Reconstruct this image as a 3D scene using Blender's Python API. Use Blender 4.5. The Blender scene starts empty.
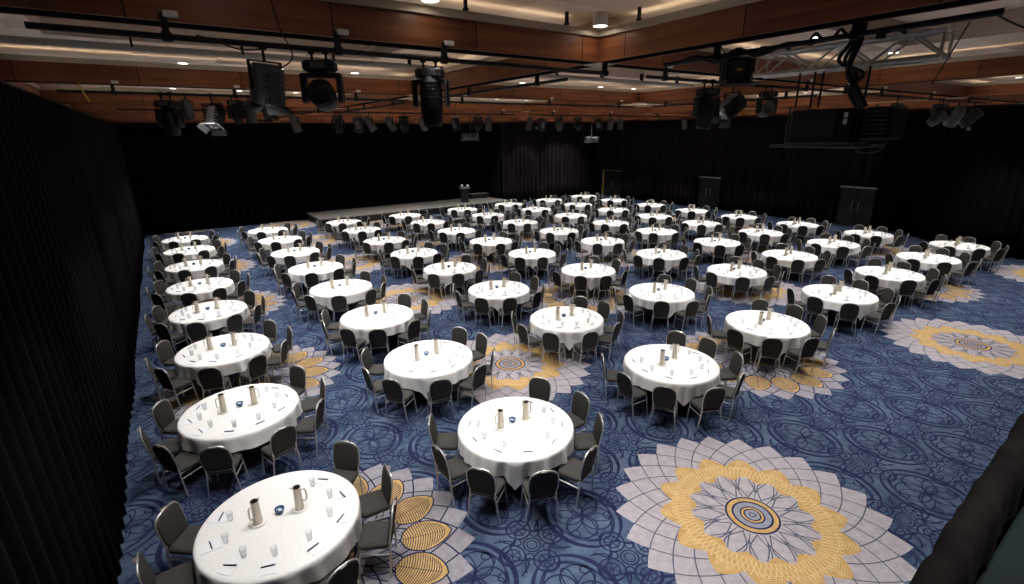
import bpy, math, random
import numpy as np
from mathutils import Matrix, Vector
random.seed(7)
rng = np.random.default_rng(11)
PI = math.pi
SC = bpy.context.scene
COL = SC.collection

# ------------------------------------------------------------------ helpers
class MB:
    """collects geometry for ONE mesh object"""
    def __init__(s):
        s.v = []; s.f = []; s.m = []; s.sm = []
    def add(s, verts, faces, mat=0, smooth=False):
        b = len(s.v)
        s.v.extend([tuple(map(float, p)) for p in verts])
        for fc in faces:
            s.f.append(tuple(int(i) + b for i in fc)); s.m.append(mat); s.sm.append(smooth)
        return s
    def box(s, c, size, mat=0, rot=None, bevel=0.0):
        hx, hy, hz = size[0]/2, size[1]/2, size[2]/2
        if bevel <= 0:
            P = [(x, y, z) for z in (-hz, hz) for y in (-hy, hy) for x in (-hx, hx)]
            F = [(0,2,3,1),(4,5,7,6),(0,1,5,4),(2,6,7,3),(0,4,6,2),(1,3,7,5)]
        else:
            b = min(bevel, hx*.9, hy*.9, hz*.9)
            P = []; F = []
            def ring(z, k):
                a, d = hx-k, hy-k
                q = b
                return [(a-q,-d,z),(a,-d+q,z),(a,d-q,z),(a-q,d,z),(-a+q,d,z),(-a,d-q,z),(-a,-d+q,z),(-a+q,-d,z)]
            for z, k in ((-hz, b*.7), (-hz+b*.7, 0), (hz-b*.7, 0), (hz, b*.7)):
                P += ring(z, k)
            for r in range(3):
                for i in range(8):
                    j = (i+1) % 8
                    F.append((r*8+i, r*8+j, r*8+8+j, r*8+8+i))
            F.append(tuple(range(7, -1, -1))); F.append(tuple(range(24, 32)))
        if rot is not None:
            P = [rot @ Vector(p) for p in P]
        s.add([(p[0]+c[0], p[1]+c[1], p[2]+c[2]) for p in P], F, mat)
        return s
    def tube(s, pts, r, n=8, mat=0, closed=False, cap=True):
        pts = [Vector(p) for p in pts]
        N = len(pts); rs = r if isinstance(r, (list, tuple)) else [r]*N
        V = []; F = []
        up = None
        for i, p in enumerate(pts):
            if closed:
                d = pts[(i+1) % N] - pts[i-1]
            else:
                d = pts[min(i+1, N-1)] - pts[max(i-1, 0)]
            d.normalize()
            if up is None:
                up = Vector((0, 0, 1)) if abs(d.z) < .9 else Vector((0, 1, 0))
            x = up - d * up.dot(d)
            if x.length < 1e-5: x = d.orthogonal()
            x.normalize(); y = d.cross(x); up = x
            for k in range(n):
                a = 2*PI*k/n
                V.append(p + x*(math.cos(a)*rs[i]) + y*(math.sin(a)*rs[i]))
        M = N if closed else N-1
        for i in range(M):
            i2 = (i+1) % N
            for k in range(n):
                k2 = (k+1) % n
                F.append((i*n+k, i*n+k2, i2*n+k2, i2*n+k))
        s.add(V, F, mat, True)
        if cap and not closed:
            s.add(V[:n], [tuple(range(n-1, -1, -1))], mat)
            s.add(V[-n:], [tuple(range(n))], mat)
        return s
    def lathe(s, prof, c=(0,0,0), n=24, mat=0, smooth=True, M=None):
        V = []; F = []
        for r, z in prof:
            for k in range(n):
                a = 2*PI*k/n
                p = Vector((r*math.cos(a), r*math.sin(a), z))
                if M is not None: p = M @ p
                V.append((p[0]+c[0], p[1]+c[1], p[2]+c[2]))
        for i in range(len(prof)-1):
            for k in range(n):
                k2 = (k+1) % n
                F.append((i*n+k, i*n+k2, (i+1)*n+k2, (i+1)*n+k))
        s.add(V, F, mat, smooth)
        return s
    def disc(s, c, r, n=24, mat=0, M=None, flip=False):
        V = []
        for k in range(n):
            a = 2*PI*k/n
            p = Vector((r*math.cos(a), r*math.sin(a), 0))
            if M is not None: p = M @ p
            V.append((p[0]+c[0], p[1]+c[1], p[2]+c[2]))
        f = tuple(range(n))
        s.add(V, [f[::-1] if flip else f], mat)
        return s
    def prism(s, poly, z0, z1, mat=0, M=None, smooth=False):
        n = len(poly)
        V = [(x, y, z0) for x, y in poly] + [(x, y, z1) for x, y in poly]
        if M is not None: V = [tuple(M @ Vector(p)) for p in V]
        F = [tuple(range(n-1, -1, -1)), tuple(range(n, 2*n))]
        s.add(V, F, mat)
        s.add(V, [(i, (i+1) % n, n+(i+1) % n, n+i) for i in range(n)], mat, smooth)
        return s
    def mesh(s, name, mats):
        me = bpy.data.meshes.new(name)
        me.from_pydata(s.v, [], s.f)
        me.polygons.foreach_set('material_index', s.m)
        me.polygons.foreach_set('use_smooth', s.sm)
        for m in (mats if isinstance(mats, (list, tuple)) else [mats]):
            me.materials.append(m)
        me.update()
        return me
    def build(s, name, mats, parent=None, loc=(0,0,0)):
        return link(name, s.mesh(name, mats), parent, loc)

def link(name, me, parent=None, loc=(0,0,0), rz=0):
    o = bpy.data.objects.new(name, me); COL.objects.link(o)
    o.location = loc; o.rotation_euler = (0, 0, rz)
    if parent is not None: o.parent = parent
    return o
def tag(o, label, cat, group=None, kind=None):
    o['label'] = label
    o['category'] = cat
    if group: o['group'] = group
    if kind: o['kind'] = kind
    return o
def thing(name, label, cat, loc=(0,0,0), rz=0, group=None):
    o = bpy.data.objects.new(name, None); COL.objects.link(o)
    o.location = loc; o.rotation_euler = (0, 0, rz); o.empty_display_size = .1
    return tag(o, label, cat, group)
def struct(o, label=None):
    o['kind'] = 'structure'
    if label: o['label'] = label
    return o
KIDS = {}
def kids_of(r):
    return [o for o in r.children]
def dup(root, loc, rz, label, group=None, tree=None):
    r = root.copy(); COL.objects.link(r); r.location = loc; r.rotation_euler = (0, 0, rz)
    r['label'] = label
    if group: r['group'] = group
    for ch, gs in tree:
        c = ch.copy(); COL.objects.link(c); c.parent = r
        for g in gs:
            d = g.copy(); COL.objects.link(d); d.parent = c
    return r
def tree_of(root):
    return [(c, list(c.children)) for c in root.children]

# ------------------------------------------------------------------ materials
def mat(name, col, rough=.6, metal=0.0, spec=.5, **kw):
    m = bpy.data.materials.new(name); m.use_nodes = True
    b = m.node_tree.nodes['Principled BSDF']
    b.inputs['Base Color'].default_value = (*col, 1)
    b.inputs['Roughness'].default_value = rough
    b.inputs['Metallic'].default_value = metal
    b.inputs['Specular IOR Level'].default_value = spec
    for k, v in kw.items():
        b.inputs[k.replace('_', ' ')].default_value = v
    return m
def nt(m): return m.node_tree.nodes, m.node_tree.links, m.node_tree.nodes['Principled BSDF']
def noise_col(m, c1, c2, scale=8, detail=4, lo=.35, hi=.65, stretch=(1,1,1), bump=0):
    N, L, b = nt(m)
    tc = N.new('ShaderNodeTexCoord'); mp = N.new('ShaderNodeMapping'); mp.inputs['Scale'].default_value = stretch
    tx = N.new('ShaderNodeTexNoise'); tx.inputs['Scale'].default_value = scale; tx.inputs['Detail'].default_value = detail
    rp = N.new('ShaderNodeValToRGB')
    rp.color_ramp.elements[0].position = lo; rp.color_ramp.elements[0].color = (*c1, 1)
    rp.color_ramp.elements[1].position = hi; rp.color_ramp.elements[1].color = (*c2, 1)
    L.new(tc.outputs['Object'], mp.inputs['Vector']); L.new(mp.outputs['Vector'], tx.inputs['Vector'])
    L.new(tx.outputs['Fac'], rp.inputs['Fac']); L.new(rp.outputs['Color'], b.inputs['Base Color'])
    if bump:
        bp = N.new('ShaderNodeBump'); bp.inputs['Strength'].default_value = bump
        L.new(tx.outputs['Fac'], bp.inputs['Height']); L.new(bp.outputs['Normal'], b.inputs['Normal'])
    return m
def emis(name, col, st):
    m = bpy.data.materials.new(name); m.use_nodes = True
    N, L, b = nt(m)
    b.inputs['Base Color'].default_value = (*col, 1)
    b.inputs['Emission Color'].default_value = (*col, 1); b.inputs['Emission Strength'].default_value = st
    return m

M_cloth = noise_col(mat('white_linen', (.8,.8,.8), .85, spec=.15), (.76,.75,.75), (.82,.81,.81), 30, 3)
M_fabric = noise_col(mat('charcoal_fabric', (.05,.047,.044), .9, spec=.2), (.035,.033,.0315), (.052,.049,.046), 160, 2)
M_frame = mat('brushed_frame', (.62,.61,.60), .34, .8)
M_handle = mat('frame_handle', (.34,.33,.32), .35, .7)
M_foot = mat('rubber', (.02,.02,.02), .7)
M_jug = noise_col(mat('champagne_metal', (.5,.44,.36), .38, .3), (.54,.48,.39), (.66,.60,.50), 14, 2, stretch=(1,1,.2))
M_jugin = mat('jug_lining', (.03,.025,.022), .4)
M_china = mat('white_china', (.82,.81,.79), .18)
M_bowl = noise_col(mat('blue_glaze', (.03,.10,.22), .12), (.02,.07,.17), (.05,.15,.30), 20, 2)
M_mint = mat('mint_white', (.75,.78,.82), .4)
M_glass = bpy.data.materials.new('clear_glass'); M_glass.use_nodes = True
def _thin():
    N, L = M_glass.node_tree.nodes, M_glass.node_tree.links
    N.remove(N['Principled BSDF'])
    tr_, gl_, mx_, lw = N.new('ShaderNodeBsdfTransparent'), N.new('ShaderNodeBsdfGlossy'), N.new('ShaderNodeMixShader'), N.new('ShaderNodeLayerWeight')
    tr_.inputs['Color'].default_value = (.93, .94, .95, 1); gl_.inputs['Roughness'].default_value = .04; lw.inputs['Blend'].default_value = .25
    mul = N.new('ShaderNodeMath'); mul.operation = 'MULTIPLY'; mul.inputs[1].default_value = .35
    L.new(lw.outputs['Fresnel'], mul.inputs[0]); L.new(mul.outputs[0], mx_.inputs[0])
    L.new(tr_.outputs[0], mx_.inputs[1]); L.new(gl_.outputs[0], mx_.inputs[2])
    L.new(mx_.outputs[0], N['Material Output'].inputs['Surface'])
_thin()
M_pen = mat('navy_pen', (.012,.016,.035), .3)
M_penclip = mat('pen_clip', (.5,.5,.52), .25, .9)
M_paper = mat('note_paper', (.80,.815,.845), .7, spec=.2)
M_tablewood = noise_col(mat('table_ply', (.25,.17,.1), .6), (.2,.13,.07), (.3,.2,.12), 6, 4, stretch=(1,8,1))
M_legmetal = mat('table_leg_metal', (.08,.08,.08), .4, .7)
M_black = noise_col(mat('fixture_black', (.013,.013,.015), .6, spec=.22), (.008,.008,.009), (.017,.017,.019), 20, 2)
M_dgrey = mat('fixture_grey', (.055,.057,.060), .55, .1, .3)
M_lens = mat('lens_glass', (.05,.06,.08), .06, .2, .8)
M_lite = mat('pale_metal', (.32,.33,.35), .45, .3)
M_alu = noise_col(mat('truss_aluminium', (.5,.5,.5), .38, .35), (.52,.51,.50), (.72,.71,.70), 10, 2)
M_white = mat('white_plastic', (.75,.75,.73), .4)
M_yellow = mat('yellow_sticker', (.75,.62,.05), .5)
M_brasstape = mat('yellow_door_frame', (.50,.37,.11), .5)
M_pipe = mat('grey_pipe', (.33,.31,.29), .5)
M_bolt = mat('steel_bolt', (.7,.7,.68), .3, .9)

# black drape velour
M_drape = mat('black_velour', (.0045,.004,.0046), .95, spec=.1)
noise_col(M_drape, (.0012,.0011,.0013), (.0034,.0029,.0033), 3, 4, stretch=(1,1,.12))
M_draperight = mat('plum_black_velour', (.01,.008,.009), .9, spec=.12)
noise_col(M_draperight, (.0055,.004,.0045), (.017,.012,.0138), 3, 4, stretch=(1,1,.12))
M_teal = noise_col(mat('dark_teal_cloth', (.004,.012,.014), .9, spec=.1), (.0006,.0018,.0023), (.0024,.0062,.0072), 6, 4)
M_dark = mat('dark_lining', (.010,.009,.009), .8)
M_door = noise_col(mat('charcoal_door', (.012,.013,.013), .5), (.008,.0085,.0085), (.014,.0145,.0145), 2, 2)
M_steel = mat('pull_steel', (.5,.5,.5), .3, .9)
M_stage = noise_col(mat('stage_deck', (.10,.09,.085), .7), (.085,.077,.07), (.13,.118,.11), 5, 4)
M_stageskirt = mat('stage_skirt', (.006,.006,.007), .9)

def wood_mat(name, axis):
    m = mat(name, (.14,.05,.025), .42, spec=.35)
    N, L, b = nt(m)
    tc = N.new('ShaderNodeTexCoord'); sp = N.new('ShaderNodeSeparateXYZ')
    L.new(tc.outputs['Object'], sp.inputs[0])
    mp = N.new('ShaderNodeMapping')
    sc = [7, 7, 7]; sc[axis] = .5
    mp.inputs['Scale'].default_value = (sc[0], sc[1], 9)
    L.new(tc.outputs['Object'], mp.inputs['Vector'])
    tx = N.new('ShaderNodeTexNoise'); tx.inputs['Scale'].default_value = 1.6; tx.inputs['Detail'].default_value = 5
    L.new(mp.outputs['Vector'], tx.inputs['Vector'])
    rp = N.new('ShaderNodeValToRGB')
    rp.color_ramp.elements[0].position = .3; rp.color_ramp.elements[0].color = (.18,.056,.021, 1)
    rp.color_ramp.elements[1].position = .72; rp.color_ramp.elements[1].color = (.36,.128,.052, 1)
    L.new(tx.outputs['Fac'], rp.inputs['Fac'])
    # panel-to-panel shade and dark joints every 1.55 m
    dv = N.new('ShaderNodeMath'); dv.operation = 'DIVIDE'; dv.inputs[1].default_value = 1.55
    L.new(sp.outputs[axis], dv.inputs[0])
    fl = N.new('ShaderNodeMath'); fl.operation = 'FLOOR'; L.new(dv.outputs[0], fl.inputs[0])
    wn = N.new('ShaderNodeTexWhiteNoise'); wn.noise_dimensions = '1D'; L.new(fl.outputs[0], wn.inputs['W'])
    mr = N.new('ShaderNodeMapRange'); mr.inputs['To Min'].default_value = .72; mr.inputs['To Max'].default_value = 1.18
    L.new(wn.outputs['Value'], mr.inputs['Value'])
    fr = N.new('ShaderNodeMath'); fr.operation = 'FRACT'; L.new(dv.outputs[0], fr.inputs[0])
    gt = N.new('ShaderNodeMath'); gt.operation = 'GREATER_THAN'; gt.inputs[1].default_value = .008; L.new(fr.outputs[0], gt.inputs[0])
    ml = N.new('ShaderNodeMath'); ml.operation = 'MULTIPLY'; L.new(mr.outputs[0], ml.inputs[0]); L.new(gt.outputs[0], ml.inputs[1])
    mx = N.new('ShaderNodeMix'); mx.data_type = 'RGBA'; mx.blend_type = 'MULTIPLY'; mx.inputs['Factor'].default_value = 1
    L.new(rp.outputs['Color'], mx.inputs['A'])
    cb = N.new('ShaderNodeCombineColor')
    for k in range(3): L.new(ml.outputs[0], cb.inputs[k])
    L.new(cb.outputs[0], mx.inputs['B']); L.new(mx.outputs['Result'], b.inputs['Base Color'])
    return m
M_woodx = wood_mat('veneer_across', 0)
M_woody = wood_mat('veneer_along', 1)
M_slot = mat('matte_black_slot', (.006,.006,.006), 1, spec=0)
M_lip = mat('cream_lip', (.58,.50,.37), .6)

def panel_mat():
    m = mat('coffer_panels', (.5,.45,.39), .8, spec=.2)
    N, L, b = nt(m)
    tc = N.new('ShaderNodeTexCoord'); mp = N.new('ShaderNodeMapping'); mp.inputs['Scale'].default_value = (.8, 1.7, 1)
    L.new(tc.outputs['Object'], mp.inputs['Vector'])
    fl = N.new('ShaderNodeVectorMath'); fl.operation = 'FLOOR'; L.new(mp.outputs[0], fl.inputs[0])
    wn = N.new('ShaderNodeTexWhiteNoise'); wn.noise_dimensions = '2D'; L.new(fl.outputs[0], wn.inputs['Vector'])
    rp = N.new('ShaderNodeValToRGB'); rp.color_ramp.interpolation = 'CONSTANT'
    rp.color_ramp.elements[0].position = 0; rp.color_ramp.elements[0].color = (.90,.75,.60,1)
    rp.color_ramp.elements[1].position = .45; rp.color_ramp.elements[1].color = (.80,.65,.51,1)
    e = rp.color_ramp.elements.new(.75); e.color = (.55,.42,.32,1)
    e = rp.color_ramp.elements.new(.88); e.color = (.93,.82,.70,1)
    L.new(wn.outputs['Value'], rp.inputs['Fac']); L.new(rp.outputs['Color'], b.inputs['Base Color'])
    return m
M_panel = panel_mat()
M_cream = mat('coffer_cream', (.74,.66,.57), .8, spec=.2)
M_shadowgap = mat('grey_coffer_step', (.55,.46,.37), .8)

def carpet_mat(name, c1, c2, scale):
    m = mat(name, c1, .95, spec=.05)
    N, L, b = nt(m)
    tc = N.new('ShaderNodeTexCoord')
    t1 = N.new('ShaderNodeTexNoise'); t1.inputs['Scale'].default_value = scale; t1.inputs['Detail'].default_value = 6; t1.inputs['Roughness'].default_value = .7
    L.new(tc.outputs['Object'], t1.inputs['Vector'])
    rp = N.new('ShaderNodeValToRGB')
    rp.color_ramp.elements[0].position = .36; rp.color_ramp.elements[0].color = (*c1, 1)
    rp.color_ramp.elements[1].position = .66; rp.color_ramp.elements[1].color = (*c2, 1)
    L.new(t1.outputs['Fac'], rp.inputs['Fac']); L.new(rp.outputs['Color'], b.inputs['Base Color'])
    return m
M_blue = carpet_mat('blue_carpet', (.027,.046,.084), (.080,.113,.172), 2.2)
M_navy = carpet_mat('navy_carpet_line', (.011,.014,.045), (.020,.024,.066), 5)
M_petal = carpet_mat('pale_petal_carpet', (.245,.225,.25), (.325,.30,.325), 9)
M_slate = mat('slate_carpet_line', (.06,.07,.10), .95, spec=.05)
M_gold = carpet_mat('gold_carpet', (.31,.195,.075), (.42,.275,.115), 9)
M_petalb = carpet_mat('grey_petal_carpet', (.19,.178,.205), (.265,.25,.28), 9)
M_goldb = carpet_mat('dark_gold_carpet', (.34,.22,.085), (.46,.31,.13), 12)
M_goldhi = mat('light_gold_carpet', (.52,.39,.22), .95, spec=.05)
M_greyc = carpet_mat('slate_grey_carpet', (.15,.16,.21), (.22,.23,.28), 12)

# ------------------------------------------------------------------ camera
f_px, pitch, roll, camz = 492.73, .309126, .013686, 5.2151
yaw = math.radians(-34.68)
e1 = np.array([math.sin(yaw), math.cos(yaw)]); e2 = np.array([math.cos(yaw), -math.sin(yaw)])
cp, sp_ = math.cos(pitch), math.sin(pitch)
right = np.array([1., 0, 0]); fwd = np.array([0, cp, -sp_]); down = np.array([0, -sp_, -cp])
c_, s_ = math.cos(roll), math.sin(roll)
R_ = c_*right + s_*down; D_ = -s_*right + c_*down
def room(v): return np.array([v[:2] @ e2, v[:2] @ e1, v[2]])
rX, rY, rZ = room(R_), room(-D_), room(-fwd)
cam = bpy.data.cameras.new('camera'); camo = bpy.data.objects.new('camera', cam); COL.objects.link(camo)
cam.sensor_width = 36; cam.sensor_fit = 'HORIZONTAL'; cam.lens = f_px/1024*36; cam.clip_start = .05; cam.clip_end = 200
camo.matrix_world = Matrix(((rX[0], rY[0], rZ[0], 0), (rX[1], rY[1], rZ[1], 0), (rX[2], rY[2], rZ[2], camz), (0,0,0,1)))
SC.camera = camo
CAMP = np.array([0, 0, camz])
rD = room(D_); rF = room(fwd)
def proj(p):
    q = np.array(p, float) - CAMP
    z = q @ rF
    if z < .1: return None
    return 512 + f_px*(q @ rX)/z, 292 + f_px*(q @ rD)/z, z
def in_frame(p, m=6):
    q = proj(p)
    return q is not None and -m < q[0] < 1024+m and -m < q[1] < 584+m

# ------------------------------------------------------------------ floor with its woven pattern
T0, T1, S0, S1 = -2.3, 33.0, -1.2, 36.2
class Flat:
    """flat pattern pieces woven into the carpet, all one mesh with the floor"""
    def __init__(s): s.V = []; s.F = []; s.M = []; s.n = 0
    def add(s, xy, faces, z, mat):
        xy = np.asarray(xy, float)
        s.V.append(np.column_stack([xy, np.full(len(xy), z)]))
        s.F.append(np.asarray(faces, int) + s.n); s.M.append(np.full(len(faces), mat)); s.n += len(xy)
    def template(s):  # -> arrays
        return np.vstack(s.V), np.vstack(s.F), np.concatenate(s.M)
def ribbon(fl, pts, w, z, m, closed=False):
    p = np.asarray(pts, float); n = len(p)
    if closed:
        d = np.roll(p, -1, 0) - np.roll(p, 1, 0)
    else:
        d = np.gradient(p, axis=0)
    d /= np.linalg.norm(d, axis=1)[:, None] + 1e-9
    nn = np.column_stack([-d[:, 1], d[:, 0]])
    w = np.broadcast_to(np.asarray(w, float), (n,))[:, None]
    V = np.vstack([p + nn*w/2, p - nn*w/2])
    i = np.arange(n if closed else n-1); j = (i+1) % n
    fl.add(V, np.column_stack([i, j, j+n, i+n])[:, ::-1], z, m)
def fan(fl, out, z, m, c=(0, 0)):
    p = np.vstack([np.asarray(c, float)[None], out]); n = len(out)
    i = np.arange(n); j = (i+1) % n
    fl.add(p, np.column_stack([np.zeros(n, int), i+1, j+1, j+1]), z, m)
def band(fl, a, b_, z, m):
    n = len(a); V = np.vstack([a, b_]); i = np.arange(n); j = (i+1) % n
    fl.add(V, np.column_stack([i, j, j+n, i+n]), z, m)
def circ(r, n=28, c=(0, 0)):
    a = np.linspace(0, 2*PI, n, endpoint=False)
    return np.column_stack([np.cos(a)*r+c[0], np.sin(a)*r+c[1]])
def rot2(p, a):
    c, s = math.cos(a), math.sin(a)
    return np.asarray(p) @ np.array([[c, s], [-s, c]])
MI = dict(blue=0, navy=1, petal=2, slate=3, gold=4, goldhi=5, grey=6)
# template: blue-ground medallion
mot = Flat(); zN = .0012
u = np.linspace(0, 2*PI, 56, endpoint=False)
def eye(a, b):
    R = (a*a+b*b)/(2*a)
    y = b*np.sin(u); x = (np.sqrt(np.maximum(R*R-y*y, 0)) - (R-a))*np.sign(np.cos(u)+1e-9)
    return .62*np.column_stack([a*np.cos(u), b*np.sin(u)]) + .38*np.column_stack([x, y])
ribbon(mot, eye(.50, .60), .020+.055*np.abs(np.cos(u))**1.5, zN, MI['navy'], True)
ribbon(mot, eye(.405, .50), 0.023, zN, MI['navy'], True)
for k in range(6):
    a = k*PI/3
    q_ = np.linspace(0, 2*PI, 18, endpoint=False)
    ribbon(mot, rot2(np.column_stack([.20+.19*np.cos(q_), .075*np.sin(q_)]), a+.3), .018, zN+.0001*k, MI['navy'], True)
for k in range(4):
    a = PI/4 + k*PI/2
    ribbon(mot, circ(.215, 22, (.185*math.cos(a), .21*math.sin(a))), 0.022, zN+.0001*k, MI['navy'], True)
for sx in (-1, 1):
    for sy in (-1, 1):
        tt = np.linspace(0, 1, 12)
        ribbon(mot, np.column_stack([sx*(.05+.33*tt), sy*(.46-.33*tt**2)]), 0.022, zN, MI['navy'])
        tl = np.linspace(0, 1.6*PI, 14)
        ribbon(mot, np.column_stack([sx*(.30+.06*np.cos(tl)), sy*(.20+.06*np.sin(tl))]), 0.020, zN, MI['navy'])
for k in range(4):   # scroll work beside the tips, tying neighbours together
    tt = np.linspace(0, 1, 14)
    sx = 1 if k % 2 else -1; sy = 1 if k < 2 else -1
    ribbon(mot, np.column_stack([sx*(.06+.26*tt), sy*(.58+.17*np.sin(tt*PI))]), 0.023, zN+.0003, MI['navy'])
    ribbon(mot, np.column_stack([sx*(.50+.20*np.sin(tt*PI)), sy*(.06+.26*tt)]), 0.023, zN+.0003, MI['navy'])
# the cluster of rings between four medallions
for cx, cy in ((.9, 0),):
    ribbon(mot, circ(.115, 18, (cx, cy)), .022, zN+.0005, MI['navy'], True)
    ribbon(mot, circ(.07, 14, (cx, cy)), 0.017, zN+.0005, MI['navy'], True)
    for k in range(4):
        a = k*PI/2; q = (cx+.315*math.cos(a), cy+.315*math.sin(a))
        uu = np.linspace(0, 2*PI, 22, endpoint=False)
        ribbon(mot, circ(.165, 22, q), 0.023+.022*np.maximum(0, np.cos(uu-a)), zN+.0006, MI['navy'], True)
        ribbon(mot, circ(.10, 16, q), 0.019, zN+.0006, MI['navy'], True)
        for b in range(3):
            w = b*PI/3 + a
            ribbon(mot, np.array([[q[0]-.12*math.cos(w), q[1]-.12*math.sin(w)], [q[0], q[1]], [q[0]+.12*math.cos(w), q[1]+.12*math.sin(w)]]), 0.017, zN+.0007, MI['navy'])
        ribbon(mot, circ(.055, 12, (cx+.2*math.cos(a+PI/4), cy+.2*math.sin(a+PI/4))), 0.020, zN+.0008, MI['navy'], True)
# template: flower
NP = 24
def petal_out(ph, n=6):
    pts = []
    for k in range(NP):
        th = ph + 2*PI*k/NP
        for q in range(-n, n):
            x = abs(q)/n
            r = 1.925 - .215*x**1.0
            pts.append((r*math.cos(th+q/n*PI/NP), r*math.sin(th+q/n*PI/NP)))
    return np.array(pts)
def spiral(th, sg, r0, r1, rate=math.radians(34), n=10):
    r = np.linspace(r0, r1, n); a = th + sg*rate*(1.925-r)*(1+.12*(1.925-r))
    return np.column_stack([r*np.cos(a), r*np.sin(a)])
def centre(fl, z):
    for r, m in ((.365, 'navy'), (.338, 'gold'), (.275, 'navy'), (.248, 'grey'), (.168, 'navy'), (.148, 'gold'), (.118, 'navy'), (.098, 'grey'), (.05, 'slate'), (.03, 'grey')):
        fan(fl, circ(r, 32), z, MI[m]); z += .0003
def flower_open():
    fl = Flat(); ph = math.radians(7)
    fan(fl, petal_out(ph), .004, MI['petal'])
    for k in range(NP):
        th = ph + 2*PI*k/NP
        for sg in (1, -1):
            ribbon(fl, spiral(th, sg, 1.72, 1.02), .016, .005 + .0002*(sg > 0), MI['slate'])
    # gold scalloped ring
    out = []; inn = []
    for k in range(14):
        th = math.radians(13) + 2*PI*k/14
        for q in range(-8, 8):
            x = q/8
            ro = 1.07 + .225*(1-abs(x)**1.4)
            ri = .80 + .055*math.cos(x*PI)
            a = th + x*PI/14
            out.append((ro*math.cos(a), ro*math.sin(a))); inn.append((ri*math.cos(a), ri*math.sin(a)))
    band(fl, np.array(inn), np.array(out), .006, MI['gold'])
    for k in range(98):
        th = 2*PI*k/98
        for sg in (1, -1):
            ribbon(fl, np.array([[r*math.cos(th+sg*.34*(r-.9)), r*math.sin(th+sg*.34*(r-.9))] for r in np.linspace(.84, 1.10, 5)]), .0065, .0063 + .0001*(sg > 0), MI['goldhi'])
    for k in range(14):
        th = math.radians(13) + 2*PI*k/14
        for q in range(1, 8):
            rr = 1.02 + .035*q; w = .5*math.sqrt(max(0, 1-((rr-1.07)/.23)**1.0)) if rr > 1.07 else .9
            a = np.linspace(-w, w, 7)*PI/14 + th
            r2 = rr - .03*np.abs(np.linspace(-1, 1, 7))
            ribbon(fl, np.column_stack([r2*np.cos(a), r2*np.sin(a)]), .0055, .0065, MI['goldhi'])
    # inner veined petals
    for k in range(14):
        th = math.radians(13) + 2*PI*k/14
        for sg in (1, -1):
            tt = np.linspace(0, 1, 9)
            r = .38 + .44*tt
            ribbon(fl, np.column_stack([r*np.cos(th+sg*.20*np.sin(tt*PI*.8)), r*np.sin(th+sg*.20*np.sin(tt*PI*.8))]), .017, .005, MI['slate'])
            r = .50 + .32*tt
            ribbon(fl, np.column_stack([r*np.cos(th+PI/14+sg*.16*tt**1.2), r*np.sin(th+PI/14+sg*.16*tt**1.2)]), .016, .0051, MI['slate'])
        ribbon(fl, np.array([[r*math.cos(th+PI/14), r*math.sin(th+PI/14)] for r in (.38, .5, .62)]), .012, .0052, MI['slate'])
    centre(fl, .0072)
    return fl.template()
def flower_leaf():
    fl = Flat(); ph = math.radians(4)
    fan(fl, petal_out(ph), .004, 7)
    for k in range(NP):
        th = ph + 2*PI*k/NP
        for sg in (1, -1):
            ribbon(fl, spiral(th, sg, 1.72, .55, n=14), .022, .005 + .0002*(sg > 0), MI['navy'])
    for k in range(14):
        th = math.radians(7.5) + 2*PI*k/14
        h = np.linspace(0, 1, 16)
        wd = .262*np.sin(PI*h**.85)**.62
        rr = .93 + .70*h
        left = np.column_stack([rr, wd]); rg = np.column_stack([rr, -wd])
        shape = np.vstack([left[:-1], rg[::-1][:-1]])
        fan(fl, rot2(shape, th), .0058 + .0003*(k % 2), 8, rot2([(1.25, 0)], th)[0])
        ribbon(fl, rot2(shape, th), .020, .0066, MI['navy'], True)
        for q in range(19):      # fine rows of dark hatching that follow the leaf's tip
            x0 = .975 + .033*q
            ys = np.linspace(-1, 1, 9)
            hh = (x0-.93)/.70
            if hh > .88: continue
            w = .245*math.sin(PI*min(hh, 1)**.85)**.62 if hh < 1 else 0
            ribbon(fl, rot2(np.column_stack([x0 - .055*np.abs(ys)**1.5, ys*w]), th), .0105, .0068, MI['navy'])
        ribbon(fl, rot2(np.array([[.94, 0], [1.2, 0], [1.55, 0]]), th), .008, .0069, MI['navy'])
    for k in range(28):
        th = 2*PI*k/28
        ribbon(fl, np.array([[r*math.cos(th+.2*(r-.4)), r*math.sin(th+.2*(r-.4))] for r in np.linspace(.39, .95, 6)]), .016, .0053, MI['navy'])
    centre(fl, .0072)
    return fl.template()
V = [np.array([[T0,S0,0],[T1,S0,0],[T1,S1,0],[T0,S1,0]])]; Fq = [np.array([[0,1,2,3]])]; Mi = [np.array([0])]; cnt = 4
mv, mf, mm = mot.template()
def put(tv, tf, tm, x, y):
    global cnt
    V.append(tv + np.array([x, y, 0])); Fq.append(tf + cnt); Mi.append(tm); cnt += len(tv)
open_c = [(6.03+10.03*i, 2.77+6.06*j) for i in range(-1, 4) for j in range(0, 6)]
leaf_c = [(.87+10.03*i, 5.56+6.06*j) for i in range(0, 4) for j in range(-1, 6)]
flow = open_c + leaf_c
for i in range(-8, 34):
    for j in range(-7, 37):
        if (i+j) % 2: continue
        x, y = 4.06+.9*i, 4.18+.9*j
        if not (T0+.4 < x < T1-1 and S0+.4 < y < S1-.6): continue
        if any((x+.3-a)**2+(y-b)**2 < 1.0 for a, b in flow): continue
        put(mv, mf, mm, x, y)
fo = flower_open(); fb = flower_leaf()
for x, y in open_c:
    if T0+1.9 < x < T1-1.9: put(*fo, x, y)
for x, y in leaf_c:
    if T0+1.9 < x < 29 and y > 0: put(*fb, x, y)
V = np.vstack(V); Fq = np.vstack(Fq); Mi = np.concatenate(Mi)
me = bpy.data.meshes.new('floor')
tri = Fq[:, 2] == Fq[:, 3]
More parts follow.
